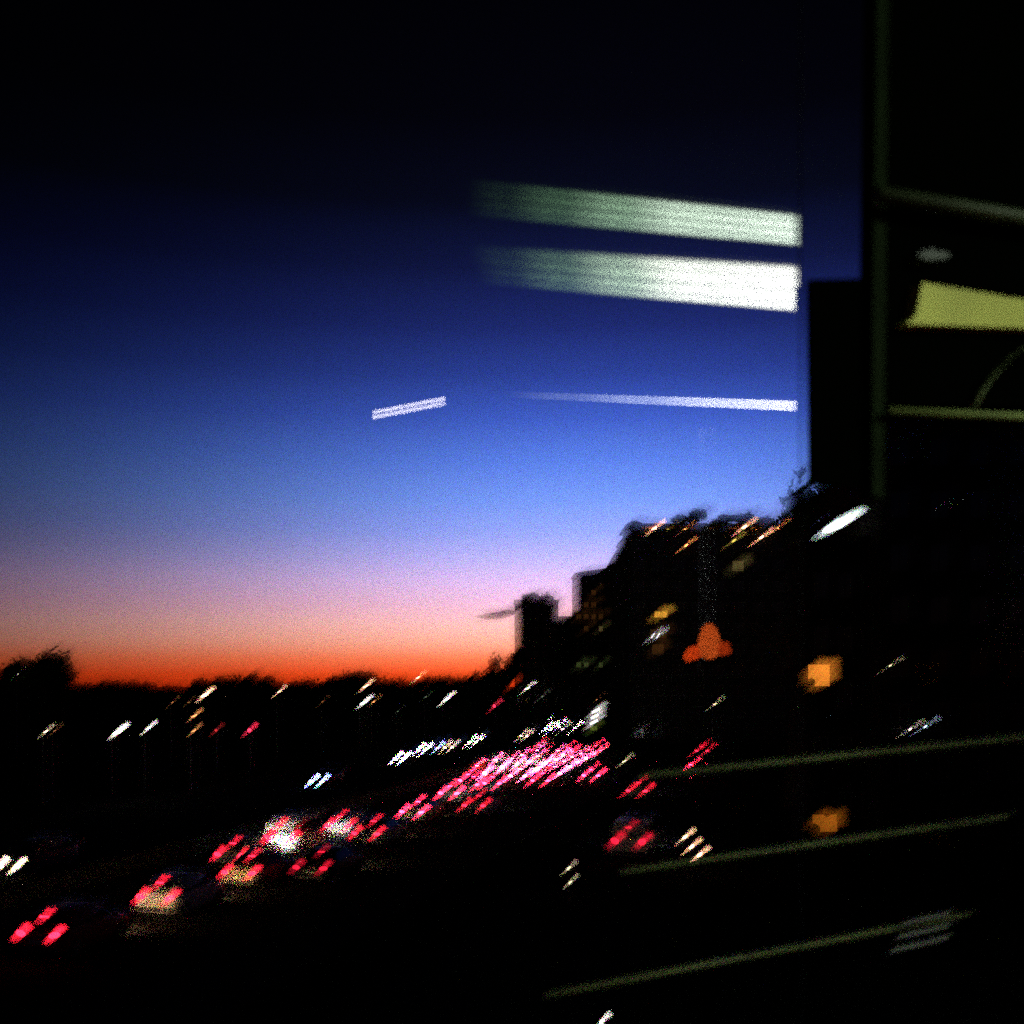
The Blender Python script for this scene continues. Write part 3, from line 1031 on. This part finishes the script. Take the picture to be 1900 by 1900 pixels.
for k, (px, py, h) in enumerate(((1018, 1352, 'glare'), (1030, 1345, 'glare'), (1042, 1348, 'glare'), (1022, 1340, 'glare'), (1036, 1338, 'glare'), (1050, 1353, 'glare_warm'), (1026, 1332, 'glare'), (1062, 1351, 'glare'))):
    car_px(rnd.choice(('sedan', 'hatch', 'van')), px, py, 'grey', 'oncoming car with glaring headlights, ' + ('lowest front', 'middle', 'road-edge', 'upper', 'second highest', 'warm-lamped', 'topmost', 'outlying')[k] + ' one in the far white cluster', 'oncoming cars in the far cluster', zl=.53, away=False, head=h, tail='off', brake=False)

# ------------------------------------------------------------------ the tram carriage round the camera
# local axes: along the carriage (climbing slightly), across it towards the window wall, up
DH = Vector((2.135, 1.0, 0)).normalized()
NH = Vector((-DH.y, DH.x, 0))
SLOPE = 0.0509
EYEP = Vector((0, 0, EYE))
def L(s, n, z):
    return DH * s + NH * n + Vector((0, 0, z + SLOPE * s))          # relative to the eye
def ray(px, py):
    return Vector(((px - CX) / F, 1.0, (HY - py) / F))
def on_wall(px, py, n):
    """carriage coordinates (s, z) where the sight line of a pixel meets the plane at distance n across"""
    r = ray(px, py)
    p = r * (n / r.dot(NH))
    s = p.dot(DH)
    return s, p.z - SLOPE * s
def on_ceiling(px, py, zc):
    """carriage coordinates (s, n) of a pixel's mirror image lying on the ceiling plane"""
    r = ray(px, py)
    k = zc / (r.z - SLOPE * r.dot(DH))
    p = r * k
    return p.dot(DH), p.dot(NH)
NG = 0.80                                            # inner face of the window glass
def real_n(nv):
    return 2 * NG - nv

tram = empty('tram_carriage', EYEP + L(0, 0, -1.25), 'dim tram carriage interior whose window frames the dusk road', 'tram')
TB = L(0, 0, -1.25)
def T(s, n, z):
    return L(s, n, z) - TB
def tbox(name, s0, s1, n0, n1, z0, z1, m, parent=tram):
    mb = MB()
    mb.hexa([T(s0, n0, z0), T(s1, n0, z0), T(s1, n1, z0), T(s0, n1, z0), T(s0, n0, z1), T(s1, n0, z1), T(s1, n1, z1), T(s0, n1, z1)])
    o = mb.build(name, m, parent)
    return o
def wall_poly(name, pts, n0, n1, m, parent=tram):
    """a plate on the window wall, its outline given where it is seen, between two distances across"""
    c = [on_wall(q[0], q[1], n1 if len(q) > 2 else n0) for q in pts]      # a third entry: outline point on the outer face
    mb = MB()
    mb.loft([[T(s, n0, z) for s, z in c], [T(s, n1, z) for s, z in c]])
    return mb.build(name, m, parent)

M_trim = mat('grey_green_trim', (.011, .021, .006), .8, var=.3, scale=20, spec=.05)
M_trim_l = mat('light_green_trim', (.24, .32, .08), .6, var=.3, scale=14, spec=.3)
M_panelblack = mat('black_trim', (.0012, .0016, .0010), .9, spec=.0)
M_ylw = mat('yellow_green_laminate', (.80, .84, .13), .6, var=.2, scale=9)
M_rub = mat('rubber_seal', (.02, .024, .03), .7, spec=.2)
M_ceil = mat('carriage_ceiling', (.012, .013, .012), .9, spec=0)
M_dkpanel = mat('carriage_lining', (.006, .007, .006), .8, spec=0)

# window glass: clear pane with its mirror reflections, and an added outer film that smears lights into streaks, imitating camera shake
def pane_material():
    m = bpy.data.materials.new('window_glass')
    m.use_nodes = True
    t = m.node_tree
    t.nodes.clear()
    fr = N(t, 'ShaderNodeFresnel')
    fr.inputs['IOR'].default_value = 1.5
    f = math_node(t, 'MULTIPLY', fr.outputs[0], 0.75, clamp=True)
    tr = N(t, 'ShaderNodeBsdfTransparent')
    geo = N(t, 'ShaderNodeNewGeometry')               # random tint specks added for film grain, far finer than the eye resolves
    sc = N(t, 'ShaderNodeVectorMath', operation='SCALE')
    t.links.new(geo.outputs['Position'], sc.inputs[0])
    sc.inputs[3].default_value = 6151.0
    wn = N(t, 'ShaderNodeTexWhiteNoise', noise_dimensions='3D')
    t.links.new(sc.outputs[0], wn.inputs['Vector'])
    spl = N(t, 'ShaderNodeSeparateColor')
    t.links.new(wn.outputs['Color'], spl.inputs[0])
    cmb = N(t, 'ShaderNodeCombineColor')
    for i in range(3):
        mixv = math_node(t, 'MULTIPLY_ADD', math_node(t, 'SUBTRACT', spl.outputs[i], wn.outputs['Value']), 0.5, wn.outputs['Value'])
        k = math_node(t, 'GREATER_THAN', mixv, 0.5)
        t.links.new(math_node(t, 'MULTIPLY_ADD', k, 0.92, 0.05), cmb.inputs[i])
    t.links.new(cmb.outputs[0], tr.inputs[0])
    gl = N(t, 'ShaderNodeBsdfGlossy')
    gl.inputs['Roughness'].default_value = 0.0
    mx = N(t, 'ShaderNodeMixShader')
    t.links.new(f, mx.inputs[0])
    t.links.new(tr.outputs[0], mx.inputs[1])
    t.links.new(gl.outputs[0], mx.inputs[2])
    o = N(t, 'ShaderNodeOutputMaterial')
    t.links.new(mx.outputs[0], o.inputs[0])
    return m
STREAK = (DH * .72 + Vector((0, 0, .69))).normalized()
CROSS = STREAK.cross(NH).normalized()
def film_material(rippled):
    m = bpy.data.materials.new('streak_film' + ('_outer' if rippled else ''))
    m.use_nodes = True
    t = m.node_tree
    t.nodes.clear()
    geo = N(t, 'ShaderNodeNewGeometry')
    def dot(v):
        n = N(t, 'ShaderNodeVectorMath', operation='DOT_PRODUCT')
        t.links.new(geo.outputs['Position'], n.inputs[0])
        n.inputs[1].default_value = v
        return n.outputs['Value']
    a = math_node(t, 'MULTIPLY', dot(CROSS), 170.0)
    mask = math_node(t, 'LESS_THAN', math_node(t, 'FRACT', a), 0.55)
    rf = N(t, 'ShaderNodeBsdfRefraction')
    rf.inputs['IOR'].default_value = 1.1
    rf.inputs['Roughness'].default_value = 0.0
    if rippled:
        wn = N(t, 'ShaderNodeTexWhiteNoise', noise_dimensions='3D')
        sc = N(t, 'ShaderNodeVectorMath', operation='SCALE')
        t.links.new(geo.outputs['Position'], sc.inputs[0])
        sc.inputs[3].default_value = 7919.0
        t.links.new(sc.outputs[0], wn.inputs['Vector'])
        spl = N(t, 'ShaderNodeSeparateColor')
        t.links.new(wn.outputs['Color'], spl.inputs[0])
        tt = math_node(t, 'POWER', wn.outputs['Value'], 0.6)
        d1 = math_node(t, 'MULTIPLY', math_node(t, 'SUBTRACT', 0.5, tt), 0.18)
        d2 = math_node(t, 'MULTIPLY', math_node(t, 'MULTIPLY', math_node(t, 'SUBTRACT', spl.outputs[1], 0.5), 0.036), math_node(t, 'MULTIPLY_ADD', tt, 0.9, 0.1))
        def scaled(v, f):
            n = N(t, 'ShaderNodeVectorMath', operation='SCALE')
            n.inputs[0].default_value = v
            t.links.new(f, n.inputs[3])
            return n.outputs[0]
        ad = N(t, 'ShaderNodeVectorMath', operation='ADD')
        t.links.new(scaled(STREAK, d1), ad.inputs[0])
        t.links.new(scaled(CROSS, d2), ad.inputs[1])
        ad2 = N(t, 'ShaderNodeVectorMath', operation='ADD')
        t.links.new(geo.outputs['Normal'], ad2.inputs[0])
        t.links.new(ad.outputs[0], ad2.inputs[1])
        nm = N(t, 'ShaderNodeVectorMath', operation='NORMALIZE')
        t.links.new(ad2.outputs[0], nm.inputs[0])
        t.links.new(nm.outputs[0], rf.inputs['Normal'])
    tr = N(t, 'ShaderNodeBsdfTransparent')
    mx = N(t, 'ShaderNodeMixShader')
    t.links.new(mask, mx.inputs[0])
    t.links.new(tr.outputs[0], mx.inputs[1])
    t.links.new(rf.outputs[0], mx.inputs[2])
    o = N(t, 'ShaderNodeOutputMaterial')
    t.links.new(mx.outputs[0], o.inputs[0])
    return m
PANE_MATS = [pane_material(), film_material(False), film_material(True)]
def pane(name, s0, s1, z0, z1):
    mb = MB()
    def sheet(n, m, flip):
        p = [T(s0, n, z0), T(s1, n, z0), T(s1, n, z1), T(s0, n, z1)]
        mb.face(p if not flip else p[::-1], m)
    sheet(NG, 0, False)                              # normal towards the cabin
    sheet(NG + .0060, 1, False)
    sheet(NG + .00601, 2, True)                       # normal outwards
    return mb.build(name, PANE_MATS, tram)
s_l = -1.6
pane('window_pane', s_l, on_wall(2250, 1270, NG)[0], -1.0, 1.15)

# seal, dark blind box, pillar
wall_poly('window_seal', [(1483, -300, 1), (1486, -300), (1487, 2300), (1484, 2300, 1)], NG - .004, NG - .002, M_rub)
wall_poly('blind_box', [(1496, 522, 1), (1592, 520, 1), (1592, 902, 1), (1499, 902, 1)], NG - .010, NG - .004, M_panelblack)
wall_poly('window_pillar', [(1606, -300, 1), (1656, -300), (1642, 700), (1640, 925), (1594, 925, 1), (1594, 600, 1)], NG - .02, NG - .002, M_trim)
# lining over the second window
wall_poly('wall_lining', [(1648, -400), (2200, -400), (2200, 752), (1643, 752)], NG - .020, NG - .002, M_panelblack)
def wall_bar(name, a_, b_, wpx, n, m):
    s0, z0 = on_wall(*a_, n)
    s1, z1 = on_wall(*b_, n)
    r0 = wpx / 2 / F * ray(*a_).length * (n / ray(*a_).dot(NH))
    mb = MB()
    mb.tube(T(s0, n, z0), T(s1, n, z1), r0, r0, 10)
    return mb.build(name, m, tram, True)
wall_bar('window_header', (1650, 763), (2150, 784), 14, NG - .03, M_trim_l)
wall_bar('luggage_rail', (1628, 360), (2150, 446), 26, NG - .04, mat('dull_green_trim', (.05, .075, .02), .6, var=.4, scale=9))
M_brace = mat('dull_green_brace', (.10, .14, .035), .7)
bpts = [(1804, 757), (1822, 722), (1850, 686), (1892, 650), (1950, 622), (2040, 600)]
mb = MB()
rings = []
for i, q in enumerate(bpts):
    s, z = on_wall(*q, NG - .03)
    rings.append([T(s + .006 * math.cos(t_), NG - .03 + .006 * math.sin(t_), z + .004 * math.cos(t_)) for t_ in [k * math.pi / 4 for k in range(8)]])
mb.loft(rings)
mb.build('brace', M_brace, tram, True)
wall_poly('notice_panel', [(1712, 524), (1960, 566), (2150, 590), (2150, 618), (1960, 611), (1682, 601), (1700, 585)], NG - .035, NG - .022, M_ylw)
wall_poly('latch', [(1706, 468), (1728, 462), (1764, 470), (1758, 480), (1722, 482), (1706, 476)], NG - .035, NG - .022, mat('dull_green_latch', (.03, .05, .025), .5))

# ceiling, floor and far side of the carriage (behind the camera)
ZC = 0.95
tbox('ceiling', -1.8, 4.2, -2.45, .74, ZC + .05, ZC + .10, M_ceil)
tbox('floor', -1.8, 4.2, -2.45, .74, -1.25, -1.20, M_dkpanel)
tbox('side_wall', -1.8, 4.2, .74, .80, -1.25, -1.0, M_dkpanel)
tbox('far_wall', -1.8, 4.2, -2.50, -2.45, -1.25, ZC + .05, M_dkpanel)
tbox('end_wall', 4.2, 4.25, -2.45, .80, -1.25, ZC + .1, M_dkpanel)

# ceiling lamps: real fittings; what the window shows of them is their reflection
def lamp_material(name, col, strength, dim_left, dim_col, tubes=True):
    m = bpy.data.materials.new(name)
    m.use_nodes = True
    t = m.node_tree
    t.nodes.clear()
    uv = N(t, 'ShaderNodeUVMap')
    sp = N(t, 'ShaderNodeSeparateXYZ')
    t.links.new(uv.outputs[0], sp.inputs[0])
    rp = N(t, 'ShaderNodeValToRGB')
    rp.color_ramp.interpolation = 'EASE'
    e0, e1 = rp.color_ramp.elements
    e0.position, e0.color = 0.0, (*[c * dim_left[0] for c in dim_col], 1)
    e1.position, e1.color = 1.0, (*col, 1)
    for q, v in dim_left[1]:
        e = rp.color_ramp.elements.new(q)
        k = min(1.0, v)
        e.color = (*[(dim_col[i] * (1 - k) + col[i] * k) * v for i in range(3)], 1)
    t.links.new(sp.outputs[0], rp.inputs[0])
    em = N(t, 'ShaderNodeEmission')
    t.links.new(rp.outputs[0], em.inputs[0])
    if tubes:
        v = math_node(t, 'SINE', math_node(t, 'MULTIPLY', sp.outputs[1], 4 * math.pi))
        v = math_node(t, 'MULTIPLY_ADD', math_node(t, 'MULTIPLY', v, v), 0.36, 0.70)
        edge = math_node(t, 'MULTIPLY', math_node(t, 'MULTIPLY', sp.outputs[1], math_node(t, 'SUBTRACT', 1.0, sp.outputs[1])), 6.0, clamp=True)
        endf = math_node(t, 'MULTIPLY', math_node(t, 'SUBTRACT', 1.0, sp.outputs[0]), 28.0, clamp=True)
        st = math_node(t, 'MULTIPLY', math_node(t, 'MULTIPLY', math_node(t, 'MULTIPLY', v, edge), endf), strength)
        t.links.new(st, em.inputs[1])
    else:
        em.inputs[1].default_value = strength
    o = N(t, 'ShaderNodeOutputMaterial')
    t.links.new(em.outputs[0], o.inputs[0])
    return m
def ceiling_lamp(quad, zc, m):
    """quad: where the reflection shows: far-left, near-right corners ... as pixels"""
    c = [on_ceiling(px, py, zc) for px, py in quad]
    c = [(s, real_n(nv)) for s, nv in c]
    h = MB()
    lo = [T(s, n, zc + .012) for s, n in c]
    hi = [T(s, n, zc + .05) for s, n in c]
    h.hexa(lo + hi)
    o = h.build('ceiling_lamp', M_ceil, tram)
    me = bpy.data.meshes.new('diffuser')
    me.from_pydata([tuple(T(s, n, zc)) for s, n in c], [], [(0, 1, 2, 3)])
    uvl = me.uv_layers.new(name='UVMap')
    for i, u in enumerate(((0, 0), (1, 0), (1, 1), (0, 1))):
        uvl.data[i].uv = u
    me.materials.append(m)
    link('diffuser', me, o)
    return o
DIM = (0.0, [(.10, .02), (.25, .12), (.42, .40), (.62, .85)])
ceiling_lamp([(860, 326), (1490, 396), (1490, 460), (860, 404)], ZC, lamp_material('tube_light_a', (.82, 1.0, .80), 36, DIM, (.30, .72, .32)))
ceiling_lamp([(860, 448), (1488, 490), (1490, 582), (880, 530)], ZC, lamp_material('tube_light_b', (.97, 1.0, .86), 66, DIM, (.26, .60, .28)))
ceiling_lamp([(930, 726), (1480, 744), (1480, 763), (930, 737)], ZC, lamp_material('tube_light_c', (1.0, 1.0, 1.0), 33, (0.0, [(.2, .12), (.45, .4), (.7, .8)]), (.6, .75, .9), False))
def free_lamp(a_, b_, D, wpx, strength):
    """a slim tube across the carriage, given by where its two ends are mirrored"""
    pts = []
    for (px, py) in (a_, b_):
        p = ray(px, py) * D
        s, n = p.dot(DH), p.dot(NH)
        pts.append((s, real_n(n), p.z - SLOPE * s))
    mb = MB()
    r = wpx / 2 / F * D
    for dz in (-1.3 * r, 1.3 * r):
        mb.tube(T(pts[0][0], pts[0][1], pts[0][2] + dz), T(pts[1][0], pts[1][1], pts[1][2] + dz), r, r, 8)
    o = mb.build('cross_lamp', glow('cross_lamp_glow', (1.0, .95, 1.0), strength), tram)
    mb = MB()
    mb.tube(T(pts[0][0], pts[0][1], pts[0][2] + 4 * r), T(pts[1][0], pts[1][1], pts[1][2] + 4 * r), 1.8 * r, 1.8 * r, 8)
    mb.build('lamp_housing', M_ceil, o)
free_lamp((692, 770), (826, 744), 3.1, 7, 27)
# grab pole with an orange ticket reader, mirrored in the glass
def virt(px, py, D):
    p = ray(px, py) * D
    s, n = p.dot(DH), p.dot(NH)
    return s, real_n(n), p.z - SLOPE * s
s, n, z = virt(1312, 1196, 4.2)
mb = MB()
mb.tube(T(s, n, z - .1), T(s, n, ZC - .10), 0.036, .036, 12)
mb.build('grab_pole', mat('pale_enamel', (.32, .33, .36), .9, spec=0), tram)
def reader_lobe(mb, px, py, w, h, tl, D=1.75):
    s, n, z = virt(px, py, D)
    k = D / F / 2
    rot = Matrix.Rotation(math.radians(-tl), 3, NH)
    c = T(s, n, z)
    rings = []
    for q in (-1, -.8, -.3, .3, .75, 1):
        wq = math.sqrt(max(.02, 1 - (abs(q) - .3) ** 2 / .52)) if abs(q) > .3 else 1.0
        rings.append([c + rot @ (DH * (w * k * wq * (1 - .3 * q) * math.cos(t_)) + NH * (.012 * wq * math.sin(t_)) + Vector((0, 0, h * k * q))) for t_ in [i * math.pi / 5 for i in range(10)]])
    mb.loft(rings)
mb = MB()
reader_lobe(mb, 1316, 1190, 46, 66, 0)
rd = mb.build('ticket_reader', glow('reader_orange', (1.0, .14, .02), 14), tram, True)  # glows by itself so that its mirror image shows bright
mb = MB()
reader_lobe(mb, 1288, 1211, 46, 24, 24)
mb.build('red_lobe', glow('reader_red', (1.0, .075, .008), 16), rd, True)  # glowing lobe added to shape the reflected orange patch
mb = MB()
reader_lobe(mb, 1343, 1203, 26, 26, 10)
mb.build('side_lobe', glow('reader_dark_red', (1.0, .08, .01), 9), rd, True)
s, n, z = virt(1316, 1225, 1.75)
mb = MB()
mb.tube(T(s, n, -1.2), T(s, n, z), .012, .012, 8)
mb.build('reader_post', M_panelblack, tram)

# ------------------------------------------------------------------ viaduct deck and its three-bar guard rail
NR = 2.05
deck = MB()
deck.hexa([L(-14, -3, -2.3) + EYEP, L(30, -3, -2.3) + EYEP, L(30, 2.35, -2.3) + EYEP, L(-14, 2.35, -2.3) + EYEP,
           L(-14, -3, -1.75) + EYEP, L(30, -3, -1.75) + EYEP, L(30, 2.35, -1.75) + EYEP, L(-14, 2.35, -1.75) + EYEP])
vd = empty('viaduct', EYEP + L(0, 0, -2.3), 'concrete tram viaduct carrying the guard rail over the dark ground', 'viaduct')
dk = deck.build('deck', M_conc)
dk.parent = vd
dk.matrix_parent_inverse = Matrix.Translation(-vd.location)
for s in (-8, 8, 24):
    mb = MB()
    p = L(s, -.4, -2.3)
    q = p - L(0, 0, -2.3)
    mb.tube((q.x, q.y, q.z - .0), (q.x, q.y, -(EYE + p.z) + q.z), .55, .6, 12)
    mb.build('pier', M_conc, vd)
gr = empty('guard_rail', EYEP + L(0, NR, -1.75), 'three-bar metal guard rail faintly lit along the viaduct edge', 'guard rail')
GB = L(0, NR, -1.75)
M_rail = mat('dull_steel_rail', (.42, .48, .17), .5, .0, var=.3, scale=6)
for py in (1440, 1612, 1812):
    s, z = on_wall(1200, py, NR)
    mb = MB()
    mb.tube(L(on_wall({1440: 1185, 1612: 1150, 1812: 1010}[py], py, NR)[0], NR, z) - GB, L(on_wall({1440: 1990, 1612: 1868, 1812: 1795}[py], py, NR)[0], NR, z) - GB, .0075, .0075, 10)  # bars cut short where the light on them should fade out
    mb.build('rail', M_rail, gr, True)
for s in (5.6, 8.6, 12.6):
    mb = MB()
    mb.box(-.03, .03, -.03, .03, 0, 1.58)
    o = mb.build('rail_post', M_black, gr)
    o.location = L(s, NR + .05, -1.75) - GB
s, z = on_wall(1690, 1730, NR)
mb = MB()
for i in range(3):
    mb.tube(L(s - .09 + i * .02, NR - .02, z - .03 + i * .03) - GB, L(s + .10, NR - .02, z - .025 + i * .03) - GB, .006, .006, 6)
mb.build('rail_glint', mat('glint_pale', (.8, .82, .7), .3, .3), gr)  # pale bars added as the highlight on the lowest rail
